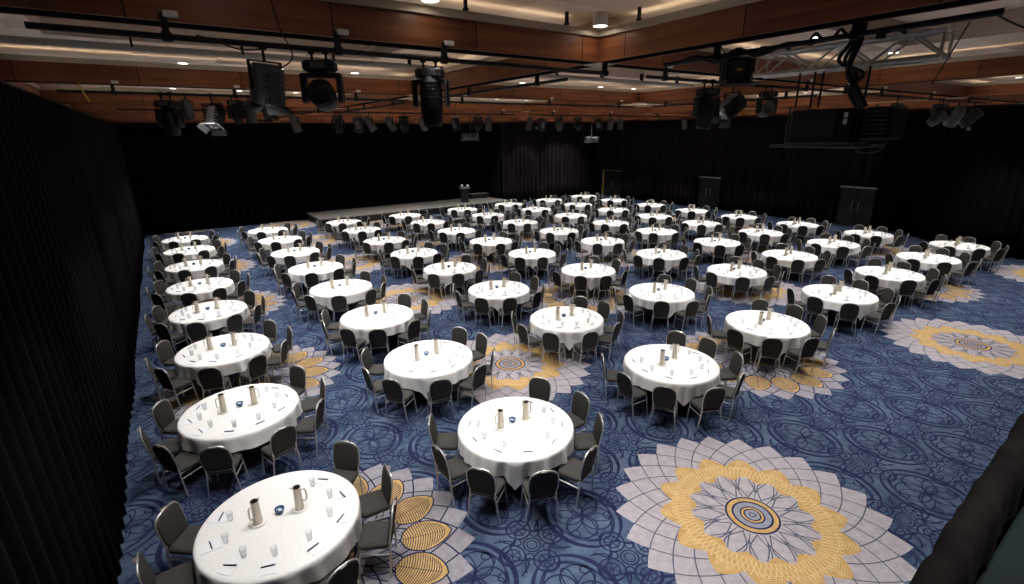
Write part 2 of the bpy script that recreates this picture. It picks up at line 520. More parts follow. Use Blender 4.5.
tot = np.where(tri, 3, 4); start = np.concatenate([[0], np.cumsum(tot)[:-1]])
flat = Fq.ravel()[np.column_stack([np.ones((len(Fq), 3), bool), ~tri]).ravel()]
me.vertices.add(len(V)); me.vertices.foreach_set('co', V.ravel())
me.loops.add(len(flat)); me.loops.foreach_set('vertex_index', flat)
me.polygons.add(len(Fq)); me.polygons.foreach_set('loop_start', start); me.polygons.foreach_set('loop_total', tot)
for m in (M_blue, M_navy, M_petal, M_slate, M_gold, M_goldhi, M_greyc, M_petalb, M_goldb): me.materials.append(m)
me.polygons.foreach_set('material_index', Mi)
me.update(calc_edges=True)
struct(link('floor', me), 'blue patterned carpet with large pale and gold flower medallions')

# ------------------------------------------------------------------ walls, ceiling, beams
ZC = 6.95
M_wall = noise_col(mat('dark_wall', (.02,.016,.014), .8), (.016,.013,.011), (.026,.02,.018), 2, 3)
def wall(name, c, size, m=M_wall):
    return struct(MB().box(c, size).build(name, m))
wall('wall_left', (-2.4, 17.4, 3.6), (.2, 37.6, 7.2))
wall('wall_right', (32.35, 17.4, 3.6), (.2, 37.6, 7.2))
wall('wall_back', (15, 35.6, 3.6), (35, .2, 7.2))
# the near wall under the gallery, and the gallery's floor and rear
fw = MB(); fw.box((15, -.38, 1.72), (35, .16, 3.44))
struct(fw.build('wall_front', M_wall))
wall('wall_gallery', (15, -1.6, 5.6), (35, .2, 3.4))
struct(MB().box((15, -.85, 3.55), (35, 1.4, .12)).build('floor_gallery', M_dark))

TE = [-2.3, 5.0, 12.5, 20.0, 27.5, 32.3]
SE = [-1.0, 5.1, 11.0, 16.9, 22.8, 28.7, 34.5]
BW = .30
ce = MB()
for a in range(len(TE)-1):
    for b in range(len(SE)-1):
        x0, x1, y0, y1 = TE[a], TE[a+1], SE[b], SE[b+1]
        i0, i1, j0, j1 = x0+1.35, x1-1.35, y0+1.25, y1-1.25
        z = 6.60
        P = [(x0,y0,z),(x1,y0,z),(x1,y1,z),(x0,y1,z),(i0,j0,z),(i1,j0,z),(i1,j1,z),(i0,j1,z)]
        ce.add(P, [(0,4,5,1),(1,5,6,2),(2,6,7,3),(3,7,4,0)], 0)
        z2 = ZC
        Q = [(i0,j0,z),(i1,j0,z),(i1,j1,z),(i0,j1,z),(i0,j0,z2),(i1,j0,z2),(i1,j1,z2),(i0,j1,z2)]
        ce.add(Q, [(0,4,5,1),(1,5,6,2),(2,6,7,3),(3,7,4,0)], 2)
        ce.add(Q[4:], [(3,2,1,0)], 1)
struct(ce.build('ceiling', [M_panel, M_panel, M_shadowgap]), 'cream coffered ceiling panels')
k = 0
def beam_x(y, x0, x1):
    global k
    k += 1
    m = MB()
    L = x1-x0; c = (x0+x1)/2
    m.box((c, y, 6.255), (L, BW, .27), 0)
    m.box((c, y, 6.425), (L, BW+.09, .075), 1)
    m.box((c, y-BW/2+.012, 6.11), (L, .024, .02), 0)
    m.box((c, y+BW/2-.012, 6.11), (L, .024, .02), 0)
    m.box((c, y, 6.112), (L, BW-.05, .018), 2)
    struct(m.build('trim_%d' % k, [M_woodx, M_lip, M_slot, M_panel]), 'red-brown veneered ceiling beam')
def beam_y(x, y0, y1):
    global k
    k += 1
    m = MB()
    L = y1-y0; c = (y0+y1)/2
    m.box((x, c, 6.255), (BW, L, .27), 0)
    m.box((x, c, 6.425), (BW+.09, L, .075), 1)
    m.box((x-BW/2+.012, c, 6.11), (.024, L, .02), 0)
    m.box((x+BW/2-.012, c, 6.11), (.024, L, .02), 0)
    m.box((x, c, 6.112), (BW-.05, L, .018), 2)
    struct(m.build('trim_%d' % k, [M_woody, M_lip, M_slot, M_panel]), 'red-brown veneered ceiling beam')
for y in SE[1:]: beam_x(y+.15, -2.3, 32.3)
for x in (5.1, 12.6, 20.1, 27.6):
    for b in range(len(SE)-1):
        beam_y(x, SE[b]+(.30 if b else 0), SE[b+1])
beam_y(-2.15, -1, 34.5)
beam_y(32.1, -1, 34.5)
for x in (5.1, 12.6, 20.1, 27.6):
    for y in SE[1:-1]:
        k += 1
        struct(MB().box((x, y+.15, 6.094), (.30, .30, .012)).build('trim_%d' % k, M_lip), 'pale plate where two beams cross')

# unseen fill lamps added on top of the floating beams to brighten the coffers
M_fill = emis('fill_glow', (1, .90, .74), 4.2)
def fill_strip(x0, x1, y0, y1):
    t = thing('fill_lamp', 'cove lamp strip lying on top of a ceiling beam', 'cove lamp', ((x0+x1)/2, (y0+y1)/2, 6.464), 0, 'cove lamp strips on the beams')
    w, d = x1-x0, y1-y0
    MB().box((0, 0, .008), (w, d, .016)).build('channel', M_pipe, t)
    MB().add([(-w/2+.01,-d/2+.01,.0165),(w/2-.01,-d/2+.01,.0165),(w/2-.01,d/2-.01,.0165),(-w/2+.01,d/2-.01,.0165)], [(0,1,2,3)]).build('glow_strip', M_fill, t)
for b in range(1, len(SE)):
    for a in range(len(TE)-1):
        fill_strip(TE[a]+.5, TE[a+1]-.5, SE[b]+.12, SE[b]+.18)
for x in (5.1, 12.6, 20.1, 27.6):
    for b in range(len(SE)-1):
        fill_strip(x-.03, x+.03, SE[b]+.6, SE[b+1]-.4)
# ------------------------------------------------------------------ drapes
def drape(name, label, path, z0, z1, m, pitch=.30, amp=.055, group=None, seed=0, parent=None):
    r = np.random.default_rng(seed)
    pts = [np.array(p, float) for p in path]
    out = []
    for a, b in zip(pts[:-1], pts[1:]):
        n = max(2, int(np.linalg.norm(b-a)/.042))
        for i in range(n): out.append(a + (b-a)*i/n)
    out.append(pts[-1]); P = np.array(out)
    d = np.gradient(P, axis=0); d /= np.linalg.norm(d, axis=1)[:, None]
    nn = np.column_stack([d[:, 1], -d[:, 0]])
    s = np.concatenate([[0], np.cumsum(np.linalg.norm(np.diff(P, axis=0), axis=1))])
    ph = 2*PI*s/pitch + 1.1*np.sin(s*.9+seed) + .8*np.sin(s*2.3+seed*2)
    am = amp*(.75+.5*np.sin(s*.55+seed)**2)
    rows = 7; V = []; F = []
    for q in range(rows):
        h = q/(rows-1); z = z1 + (z0-z1)*h
        off = am*(.65+.45*h)*(np.sin(ph + .25*h*np.sin(s*1.7)) + .3*np.sin(2*ph+1))
        # a second, thicker layer is given below by the solid edge
        V.append(np.column_stack([P + nn*off[:, None], np.full(len(P), z)]))
    V = np.vstack(V); n = len(P)
    for q in range(rows-1):
        for i in range(n-1):
            F.append((q*n+i, q*n+i+1, (q+1)*n+i+1, (q+1)*n+i))
    b = MB(); b.add(V, F, 0, True)
    root = thing(name, label, 'curtain', (0, 0, 0), 0, group)
    o = b.build('cloth_panel', m, root)
    so = o.modifiers.new('thick', 'SOLIDIFY'); so.thickness = .012
    rail = [(p[0], p[1], z1+.02) for p in path]
    MB().tube(rail, .025, 6).build('track', M_black, root)
    return root
G = 'black drapes hung round the room'
ZT = 5.90
drape('black_drape', 'long black pleated drape along the left side of the room', [(-1.40, .3), (-1.40, 34.6)], .02, ZT, M_drape, .34, .07, G, 1)
drape('black_drape', 'black drape across the back left corner, left of the stage', [(-1.3, 34.75), (7.4, 34.75)], .02, ZT, M_drape, .42, .07, G, 2)
drape('black_drape', 'black drape hanging behind the low stage and lectern', [(7.5, 34.9), (21.6, 34.9), (21.6, 32.65)], .02, 6.0, M_drape, .42, .07, G, 3)
drape('black_drape', 'black drape right of the stage, running to the doorway with yellow frame', [(21.75, 32.55), (31.65, 32.55), (31.65, 31.75)], .02, 6.03, M_draperight, .42, .07, G, 4)
drape('black_drape', 'black drape between the yellow-framed doorway and the middle doorway', [(31.65, 29.5), (31.65, 22.2)], .02, 6.03, M_draperight, .42, .075, G, 5)
drape('black_drape', 'black drape between the middle doorway and the nearest doorway on the right', [(31.65, 20.3), (31.65, 12.85)], .02, 6.03, M_draperight, .42, .075, G, 6)
drape('black_drape', 'black drape right of the nearest doorway, bending towards the near corner', [(31.65, 10.9), (31.4, 9.2), (29.2, 6.9), (28.6, 5.6), (28.6, .4)], .02, 6.03, M_drape, .42, .075, G, 7)
for i, (a, b) in enumerate(((31.75, 29.5), (22.2, 20.3), (12.85, 10.9))):
    c = (a+b)/2
    drape('drape_pelmet', 'black drape strip above the %s doorway' % ('yellow-framed', 'middle', 'nearest')[i], [(31.68, a), (31.68, b)], 2.22, 6.03, M_draperight, .42, .06, 'drape strips over the doorways', 20+i)

# doors in the right wall
for i, (a, b, fm) in enumerate(((31.70, 29.55, M_brasstape), (22.1, 20.4, M_alu), (12.75, 11.0, M_alu))):
    d = bpy.data.objects.new('door_%d' % (i+1), None); COL.objects.link(d); d.location = (31.95, (a+b)/2, 0); struct(d)
    w = a-b
    for s in (-1, 1):
        lf = MB().box((0, s*w/4, 1.05), (.05, w/2-.02, 2.08), bevel=.006).build('door_leaf', M_door, d)
        y = s*.16
        MB().tube([(-.03, y, .78), (-.11, y, .82), (-.11, y, 1.32), (-.03, y, 1.36)], .028, 8).build('pull_handle', M_steel, lf)
    fr = MB()
    if i == 0:
        fr.box((-.06, w/2+.03, 1.1), (.16, .13, 2.22)); fr.box((-.06, .0, 2.19), (.16, w, .11))
    else:
        fr.box((-.06, 0, 2.15), (.20, w+.1, .07))
    fr.build('door_frame', fm, d)
    MB().box((-.02, -w/2-.04, 1.08), (.12, .08, 2.16)).build('door_jamb', M_dark, d)

# ------------------------------------------------------------------ stage
st = thing('stage', 'low black-skirted stage with grey deck against the back drape', 'stage', (14.5, 33, 0))
deck = MB(); deck.box((0, 0, .415), (14.0, 3.5, .07), bevel=.01)
deck.build('stage_deck', M_stage, st)
sk = MB()
n = 160
for side in range(1):
    Vv = []; Ff = []
    for i in range(n+1):
        x = -6.98 + 13.96*i/n; y = -1.72 + .012*math.sin(i*1.4)
        Vv += [(x, y, .002), (x, y, .38)]
    for i in range(n): Ff.append((2*i, 2*i+2, 2*i+3, 2*i+1))
    sk.add(Vv, Ff, 0, True)
    sk.box((0, .02, .19), (13.9, 3.4, .376))
sk.build('stage_skirt', M_stageskirt, st)
rs = thing('stage_riser', 'small raised block at the right end of the stage', 'riser', (20.5, 34.2, .451))
MB().box((0, 0, .33), (1.6, .7, .05), bevel=.008).build('riser_top', M_stage, rs)
MB().box((0, 0, .152), (1.55, .66, .303)).build('riser_skirt', M_stageskirt, rs)
le = thing('lectern', 'black lectern standing on the right end of the stage', 'lectern', (18.4, 32.6, .451), math.radians(-25))
MB().box((0, 0, .03), (.62, .5, .06), bevel=.01).build('base', M_black, le)
lb = MB(); lb.prism([(-.26,-.2),(.26,-.2),(.3,.2),(-.3,.2)], .06, 1.0)
lb.build('body', M_black, le)
lt = MB(); lt.box((0, 0, 1.06), (.74, .5, .04), rot=Matrix.Rotation(.25, 3, 'X'), bevel=.008)
lt.build('reading_top', M_dgrey, le)
for dx, w in ((-.2, 'left'), (.22, 'right')):
    q = Matrix.Rotation(math.radians(-25), 3, 'Z') @ Vector((dx, .02, 0))
    cu = MB(); cu.lathe([(0,0),(.06,0),(.085,.09),(.09,.17),(.078,.165),(.055,.02),(0,.02)], n=16)
    tag(cu.build('white_cup', M_china, None, (18.4+q[0], 32.6+q[1], 1.545)), 'small white cup on the %s side of the lectern top' % w, 'cup', 'white cups on the lectern')

# ------------------------------------------------------------------ gallery parapet with dark cloth at the camera's right
M_pcloth = noise_col(mat('parapet_cloth', (.006,.004,.004), .95, spec=.05), (.0012,.0008,.0008), (.0032,.0021,.002), 5, 4, stretch=(3,1,.3))
rl = thing('gallery_parapet', 'gallery parapet below the viewer covered in black cloth', 'parapet', (4, 0, 0))
pc = MB(); n = 520
rows = [(.21, .3), (.21, 1.6), (.20, 3.0), (.185, 3.7), (.172, 4.0), (.165, 4.2), (.168, 4.33), (.160, 4.39), (.135, 4.405), (.112, 4.395), (.104, 4.36), (.098, 4.25)]
Vv = []; Ff = []
for i in range(n+1):
    x = -4.5 + 9.0*i/n
    w = math.sin(x*5.3) + .6*math.sin(x*11.7+1) + .35*math.sin(x*23+2)
    for (y, z) in rows:
        kx = min(1, max(0, (4.39-z)/.5))
        Vv.append((x, y + .04*min(1.4, max(0, (x+4-1)/1.1)) + .007*w*kx + .004*math.sin(x*4.3+1) + .0035*math.sin(x*27+z*7) + .003*math.sin(x*47+z*3+1.5*math.sin(x*5)), z + .006*math.sin(x*4.1)))
R = len(rows)
for i in range(n):
    for q in range(R-1):
        Ff.append((i*R+q, i*R+q+1, (i+1)*R+q+1, (i+1)*R+q))
pc.add(Vv, Ff, 0, True)
pc.build('black_cloth', M_pcloth, rl)
MB().box((0, -.115, 4.20), (9.0, .46, .05), bevel=.01).build('inner_ledge', M_teal, rl)
MB().box((0, .03, 3.85), (9.0, .10, .62), bevel=.01).build('inner_panel', M_teal, rl)

# ------------------------------------------------------------------ chairs
def back_outline(w=.198, h0=0.0, h1=.43, n=9):
    pts = [(-w*.88, h0), (w*.88, h0)]
    pts += [(w, h0+.10), (w*1.02, h0+.20)]
    for i in range(n+1):
        a = (i/n)*PI
        r = .17
        ca = math.cos(a); pts.append((w*1.02*math.copysign(abs(ca)**.78, ca), h1-.16 + .16*math.sin(a)**.78))
    pts += [(-w*1.02, h0+.20), (-w, h0+.10)]
    return pts
def lean(h): return .172 + .075*(h/.43)**1.1      # y of the back at height h above .48
def make_chair():
    t = thing('banquet_chair', 'chair', 'chair')
    # seat cushion
    sm = MB()
    def ring(z, k):
        P = []
        hx0, hx1, y0, y1 = .205-k, .220-k, -.215+k, .185-k
        c = .05
        P += [(hx1-c, y0, z), (hx1, y0+c, z), (hx0+.008, 0, z), (hx0, y1-c, z), (hx0-c, y1, z)]
        P += [(-x, y, z) for x, y, z in P[::-1]]
        return P
    Rg = [ring(.425, .012), ring(.435, 0), ring(.468, 0), ring(.484, .02), ring(.490, .06)]
    m = len(Rg[0]); Vv = [p for r in Rg for p in r]; Ff = []
    for r in range(len(Rg)-1):
        for i in range(m):
            j = (i+1) % m; Ff.append((r*m+i, r*m+m+i, r*m+m+j, r*m+j))
    sm.add(Vv, Ff, 0, True)
    sm.add(Rg[-1], [tuple(range(m-1, -1, -1))], 0, True); sm.add(Rg[0], [tuple(range(m))])
    sm.build('seat', M_fabric, t)
    # back pad: rounded shield, leaning, slightly dished
    ol = back_outline(); bm = MB(); n = len(ol)
    def P(x, h, d):
        return (x, lean(h) + d - .02*(1-(x/.215)**2), .485+h)
    cx, ch = 0, .22
    lay = [(.90, -.020), (1.0, -.010), (1.0, .012), (.90, .022)]
    Vv = []
    for sc, d in lay:
        for x, h in ol: Vv.append(P(x*sc, ch+(h-ch)*sc, d))
    Ff = []
    for r in range(3):
        for i in range(n):
            j = (i+1) % n; Ff.append((r*n+i, r*n+j, r*n+n+j, r*n+n+i))
    bm.add(Vv, Ff, 0, True)
    for base, d, fl in ((0, -.024, False), (3*n, .026, True)):
        mid = [P(x*.5, ch+(h-ch)*.5, d) for x, h in ol]; c = P(0, ch, d)
        W = Vv[base:base+n] + mid + [c]
        fs = []
        for i in range(n):
            j = (i+1) % n
            q = (i, n+i, n+j, j); tr = (n+i, 2*n, n+j)
            fs += [q, tr] if not fl else [q[::-1], tr[::-1]]
        bm.add(W, fs, 0, True)
    bm.build('backrest', M_fabric, t)
    bf = MB(); bf.tube([P(x*1.02, h, .002) for x, h in ol[1:] + ol[:1]], .0115, 6)
    bf.build('back_frame', M_frame, t)
    hd = MB(); hd.box((0, lean(.43)+.004, .485+.432), (.085, .032, .016), bevel=.006)
    hd.build('hand_grip', M_handle, t)
    # frame under the seat
    sf = MB()
    for s in (-1, 1): sf.tube([(s*.195, -.19, .415), (s*.185, .175, .415)], .0115, 6)
    sf.tube([(-.19, -.17, .414), (.19, -.17, .414)], .0105, 6); sf.tube([(-.183, .165, .414), (.183, .165, .414)], .0105, 6)
    sf.build('seat_frame', M_frame, t)
    for s in (-1, 1):
        MB().tube([(s*.199, -.20, .33), (s*.200, .172, .33)], .0095, 6).build('stretcher', M_frame, t)
        MB().tube([(s*.195, -.19, .42), (s*.200, -.20, .33), (s*.218, -.225, .0)], .0125, 6).build('leg', M_frame, t)
        MB().tube([(s*.19, .176, .50), (s*.188, .172, .42), (s*.20, .172, .33), (s*.235, .155, .0)], .0125, 6).build('leg', M_frame, t)
    return t
chair0 = make_chair(); chair_tree = tree_of(chair0)

# ------------------------------------------------------------------ tables and what lies on them
TX = [.42, 3.98, 7.80, 11.45, 15.31, 18.88, 22.35, 25.68]
SY = [5.68, 8.86, 11.96, 15.09, 18.10, 21.25, 24.48, 27.48]
JIT = {}
ORD = ['first', 'second', 'third', 'fourth', 'fifth', 'sixth', 'seventh', 'eighth']
ROW = ['nearest', 'second', 'third', 'fourth', 'fifth', 'sixth', 'seventh', 'farthest']
ANG = [36, 0, -36, -72, -108, -144, 180, 144]
CLK = ['two', 'three', 'four', 'five', 'seven', 'eight', 'nine', 'ten']
def cloth_mesh(seed):
    r = np.random.default_rng(seed)
    NA = 168; a = np.linspace(0, 2*PI, NA, endpoint=False)
    half = 1.143; al = a - math.radians(9+3*r.normal())
    fl = np.maximum(np.abs(np.cos(al)), np.abs(np.sin(al)))
    L = half/fl - .92
    near = np.clip((L-.22)/.5, 0, 1)
    wob = np.zeros(NA)
    for q in range(5):
        wob += r.uniform(.3, 1)*np.sin(a*r.integers(12, 34)+r.uniform(0, 6))
    wob /= 2.2
    corner = (np.mod(al + PI/4, PI/2) - PI/4)
    cf = np.abs(np.mod(al, PI/2) - PI/4)     # 0 at the corner
    L = .235 + .285*near**1.9 + .012*np.sin(al*7)
    rows = []
    z0 = .765
    for rad in (0, .45, .80, .885): rows.append((np.full(NA, rad), np.full(NA, z0)))
    rows.append((np.full(NA, .912), np.full(NA, z0-.006)))
    rows.append((np.full(NA, .925), np.full(NA, z0-.022)))
    for q in range(1, 9):
        h = q/8
        drop = L*h
        amp = (.028+.055*near)*np.minimum(1, drop/.22)
        fold = amp*(wob + .9*np.cos(cf*13)*near)
        rr = .930 + .022*h + np.where(near > .2, np.minimum(fold, .01), fold) - .05*near*h
        rows.append((rr, z0-.022-drop*.985))
    V = []; F = []
    for rad, z in rows:
        V += list(zip(rad*np.cos(a), rad*np.sin(a), z))
    for q in range(len(rows)-1):
        for i in range(NA):
            j = (i+1) % NA
            F.append((q*NA+i, q*NA+j, (q+1)*NA+j, (q+1)*NA+i)[::-1])
    b = MB(); b.add(V, F, 0, True)
    return b.mesh('tablecloth', M_cloth)
cloths = [cloth_mesh(s) for s in (3, 8, 21, 34)]
def make_table():
    t = thing('round_table', 'table', 'table', group='round banquet tables')
    MB().lathe([(0,.715),(.895,.715),(.905,.72),(.905,.752),(.895,.757),(0,.757)], n=48, smooth=False).build('tabletop', M_tablewood, t)
    for q in range(4):
        a = PI/4 + q*PI/2
        c, s = math.cos(a), math.sin(a)
        MB().tube([(.42*c, .42*s, .715), (.47*c, .47*s, .03), (.48*c, .48*s, 0)], .016, 6).build('leg', M_legmetal, t)
    return t
table0 = make_table(); table_tree = tree_of(table0)
# jug, saucer, bowl, tumbler, pen, pad
def make_jug():
    t = thing('coffee_jug', 'jug', 'jug', group='champagne metal jugs on the tables')
    b = MB()
    b.lathe([(0,0),(.050,0),(.054,.006),(.052,.02),(.047,.16),(.044,.285),(.047,.31)], n=20, mat=0)
    b.lathe([(.047,.31),(.041,.308),(.038,.26),(.042,.02),(0,.02)], n=20, mat=1)
    b.build('body', [M_jug, M_jugin], t)
    MB().tube([(.044,0,.262),(.085,0,.268),(.098,0,.245),(.098,0,.12),(.088,0,.098),(.048,0,.10)], .0095, 8).build('handle', M_jug, t)
    MB().prism([(-.020,-.014),(-.062,0),(-.020,.014)], .296, .312, M=Matrix.Translation((-.018,0,0))).build('spout', M_jug, t)
    return t
jug0 = make_jug(); jug_tree = tree_of(jug0)
me_saucer = MB().lathe([(0,0),(.05,0),(.06,.004),(.10,.012),(.103,.016),(.098,.017),(.06,.010),(0,.008)], n=28).mesh('saucer', M_china)
def make_bowl():
    t = thing('mint_bowl', 'bowl', 'bowl', group='small blue bowls in the middle of the tables')
    MB().lathe([(0,0),(.03,0),(.032,.006),(.052,.035),(.058,.062),(.054,.061),(.046,.03),(0,.012)], n=22).build('bowl_shell', M_bowl, t)
    mn = MB(); r = np.random.default_rng(5)
    for q in range(14):
        a, d = r.uniform(0, 2*PI), r.uniform(0, .03)
        mn.lathe([(0,-.006),(.008,-.004),(.011,0),(.008,.005),(0,.006)], (d*math.cos(a), d*math.sin(a), .036+r.uniform(0,.01)), n=8)
    o = mn.build('mint_filling', M_mint, t); o['kind'] = 'stuff'
    return t
bowl0 = make_bowl(); bowl_tree = tree_of(bowl0)
gl = MB()
gl.lathe([(0,0),(.026,0),(.029,.004),(.036,.118),(.0365,.12),(.0345,.12),(.027,.012),(0,.011)], n=18)
me_glass = gl.mesh('tumbler', M_glass)
pn = MB(); pn.tube([(-.076,0,.0082),(-.062,0,.0082),(.058,0,.0082),(.076,0,.0082)], [.005,.008,.008,.004], 8)
pn.box((.040,0,.0165), (.045,.004,.002), 1)
me_pen = pn.mesh('pen', [M_pen, M_penclip])
pd = MB(); pd.box((0,0,.003), (.15,.20,.006)); pd.box((0,.096,.0035), (.15,.010,.0072))
me_pad = pd.mesh('notepad', M_paper)

chairs = []; settings = []
first_t = first_j = first_b = True
ZTOP = .7655
for i, tx in enumerate(TX):
    for j, ty in enumerate(SY):
        r = random.Random(i*31+j)
        x, y = tx + r.uniform(-.03, .03), ty + r.uniform(-.03, .03)
        where = '%s table in the %s column from left' % (ROW[j], ORD[i])
        lab = 'round table standing under its white cloth, %s' % where
        rz = math.radians(9)
        if first_t:
            table0.location = (x, y, 0); table0.rotation_euler = (0,0,rz); table0['label'] = lab; first_t = False
        else: dup(table0, (x, y, 0), rz, lab, None, table_tree)
        tag(link('tablecloth', cloths[(i*3+j) % 4], None, (x, y, 0), (r.randrange(4))*PI/2),
            'white cloth draped over the %s' % where, 'tablecloth', 'white cloths on round tables')
        jr = r.uniform(-.12, .12)
        for q, (a, d, side) in enumerate(((168, .25, 'left'), (16, .235, 'right'))):
            aa = math.radians(a)+jr
            px, py = x+d*math.cos(aa), y+d*math.sin(aa)
            l2 = 'white saucer under the %s jug on the %s' % (side, where)
            tag(link('saucer', me_saucer, None, (px, py, ZTOP), 0), l2, 'saucer', 'white saucers under the jugs')
            l1 = 'champagne metal jug on the %s of the %s' % (side, where)
            jz = math.radians(200 if q == 0 else -20)+r.uniform(-.3, .3)
            if first_j:
                jug0.location = (px, py, ZTOP+.0085); jug0.rotation_euler = (0,0,jz); jug0['label'] = l1; first_j = False
            else: dup(jug0, (px, py, ZTOP+.0085), jz, l1, None, jug_tree)
        lb_ = 'blue mint bowl between jugs of %s' % where
        bx, by = x+.11*math.cos(PI/2+jr), y+.11*math.sin(PI/2+jr)
        if first_b:
            bowl0.location = (bx, by, ZTOP); bowl0['label'] = lb_; first_b = False
        else: dup(bowl0, (bx, by, ZTOP), 0, lb_, None, bowl_tree)
        for ai, a in enumerate(ANG):
            aa = math.radians(a + r.uniform(-3.5, 3.5))
            d = 1.14 + r.uniform(-.015, .045)
            chairs.append((x+d*math.cos(aa), y+d*math.sin(aa), aa-PI/2+r.uniform(-.09, .09), 'grey banquet chair at %s o\'clock of the %s' % (CLK[ai], where)))
            a2 = math.radians(a + r.uniform(-2, 2)); w2 = '%s o\'clock, %s' % (CLK[ai], where)
            settings.append((x, y, a2, w2, r.uniform(-.35, .35)))
# the 300 chairs that show largest as things of their own, the rest as one mass
def dist(p): return np.linalg.norm(np.array([p[0], p[1], .6]) - CAMP)
vis = [c for c in chairs if in_frame((c[0], c[1], .85), 14) or in_frame((c[0], c[1], .4), 5)]
vis.sort(key=dist)
near, far = vis[:300], vis[300:]
for n_, (x, y, rz, lab) in enumerate(near):
    if n_ == 0:
        chair0.location = (x, y, 0); chair0.rotation_euler = (0,0,rz); chair0['label'] = lab; chair0['group'] = 'grey banquet chairs round the tables'
    else: dup(chair0, (x, y, 0), rz, lab, 'grey banquet chairs round the tables', chair_tree)
def mass(name, parts, places, label, cat, mats):
    """PARTS: meshes with a material index each; PLACES: (x, y, z, rz) -> ONE mesh"""
    allV = []; allF = []; allM = []; n = 0
    src = []
    for me_, mi in parts:
        v = np.empty(len(me_.vertices)*3); me_.vertices.foreach_get('co', v); v = v.reshape(-1, 3)
        fs = [tuple(p.vertices) for p in me_.polygons]; ms = [mi+p.material_index for p in me_.polygons]
        src.append((v, fs, ms))
    for (x, y, z, rz) in places:
        c, s = math.cos(rz), math.sin(rz)
        for v, fs, ms in src:
            w = np.column_stack([v[:,0]*c - v[:,1]*s + x, v[:,0]*s + v[:,1]*c + y, v[:,2]+z])
            allV.append(w); allF += [tuple(i+n for i in f) for f in fs]; allM += ms; n += len(v)
    me_ = bpy.data.meshes.new(name)
    me_.from_pydata(np.vstack(allV).tolist(), [], allF)
    me_.polygons.foreach_set('material_index', allM)
    me_.polygons.foreach_set('use_smooth', [True]*len(allF))
    for m in mats: me_.materials.append(m)
    me_.update()
    return tag(link(name, me_), label, cat, None, 'stuff')
cm = {M_fabric.name: 0, M_frame.name: 1, M_handle.name: 2}
mass('chair_crowd', [(c.data, cm[c.data.materials[0].name]) for c, _ in chair_tree], [(x, y, 0, rz) for x, y, rz, _ in far],
     'remaining grey banquet chairs crowded around the farther tables', 'chairs', [M_fabric, M_frame, M_handle])
settings.sort(key=lambda s: np.linalg.norm(np.array([s[0]+.7*math.cos(s[2]), s[1]+.7*math.sin(s[2]), .77]) - CAMP))
settings = [s for s in settings if in_frame((s[0]+.7*math.cos(s[2]), s[1]+.7*math.sin(s[2]), .77), 2)]
rest = {'g': [], 'p': [], 'n': []}
for q, (x, y, a, w, tw) in enumerate(settings):
    def at(r_, da=0, z=ZTOP): return (x+r_*math.cos(a+da), y+r_*math.sin(a+da), z)
    gp, pp, np_ = at(.60, .05), at(.745, -.02, ZTOP+.0062), at(.755, 0)
    if q < 300:
        tag(link('notepad', me_pad, None, np_, a+PI/2), 'white notepad at ' + w, 'notepad', 'white notepads at the place settings')
        tag(link('pen', me_pen, None, pp, a+PI/2+tw), 'dark pen lying at ' + w, 'pen', 'dark pens at the place settings')
        tag(link('tumbler', me_glass, None, gp, 0), 'clear tumbler standing at ' + w, 'glass', 'clear tumblers at the place settings')
    else:
        rest['n'].append((*np_, a+PI/2)); rest['p'].append((*pp, a+PI/2+tw)); rest['g'].append((*gp, 0))
if rest['g']:
    mass('far_glassware', [(me_glass, 0)], rest['g'], 'clear tumblers on the farther white tables', 'glasses', [M_glass])
    mass('far_stationery', [(me_pen, 0), (me_pad, 2)], rest['p'], 'dark pens on the farther white tables', 'pens', [M_pen, M_penclip, M_paper]) if False else \
        mass('far_stationery', [(me_pen, 0)], rest['p'], 'dark pens on the farther white tables', 'pens', [M_pen, M_penclip])
    mass('far_paper', [(me_pad, 0)], rest['n'], 'white notepads on the farther white tables', 'notepads', [M_paper])

# ------------------------------------------------------------------ rigging: bars, hangers, lamps
def bar(label, p0, p1, hang, drop=.13, r=.024):
    p0, p1 = Vector(p0), Vector(p1); d = (p1-p0)
    t = thing('lighting_bar', label, 'lighting bar', p0, 0, 'black lighting bars under the beams')
    MB().tube([(0,0,0), d*.5, d], r, 10).build('pipe', M_black, t)
    ax = 'x' if abs(d.x) > abs(d.y) else 'y'
    for h in hang:
        c = d*h
        o = MB().box((c.x, c.y, c.z+drop/2), (.05, .05, drop+.07)).build('hanger_strap', M_black, t)
        off = (0, -.20, drop+.05) if ax == 'x' else (-.20, 0, drop+.05)
        sz = (.10, .05, .045) if ax == 'x' else (.05, .10, .045)
        MB().box((c.x+.05*(ax == 'x'), c.y-.03, c.z+drop+.03), sz if ax == 'x' else sz, bevel=.004).build('junction_box', M_white, o)
        MB().box((c.x, c.y, c.z), (.075, .075, .075), bevel=.012).build('pipe_clamp', M_black, o)
    return t
ZB = 5.97
bar('long black lighting bar under the nearest beam, upper left of the hall', (-.58, 5.1, ZB+.02), (5.12, 5.1, ZB), (.145, .38, .575, .99))
bar('black lighting bar under the beam at top right, ending by the ceiling corner', (5.1, 1.22, ZB+.03), (5.1, 4.15, ZB), (.32, .77))
bar('black lighting bar continuing right of the beam crossing', (5.9, 5.1, ZB), (12.4, 5.1, ZB), (.06, .3, .7, .95))
bar('black lighting bar under the second beam back, left part', (-1.1, 11.05, ZB), (4.9, 11.05, ZB), (.12, .42, .8))
bar('black lighting bar under the second beam back, right part', (5.6, 11.05, ZB), (12.3, 11.05, ZB), (.1, .5, .9))
bar('black lighting bar running away under the cross beam, second bay', (5.1, 5.9, ZB), (5.1, 10.6, ZB), (.15, .6, .9))
bar('black lighting bar under the third beam back, left part', (-.6, 16.95, ZB), (12.0, 16.95, ZB), (.1, .4, .7, .95))
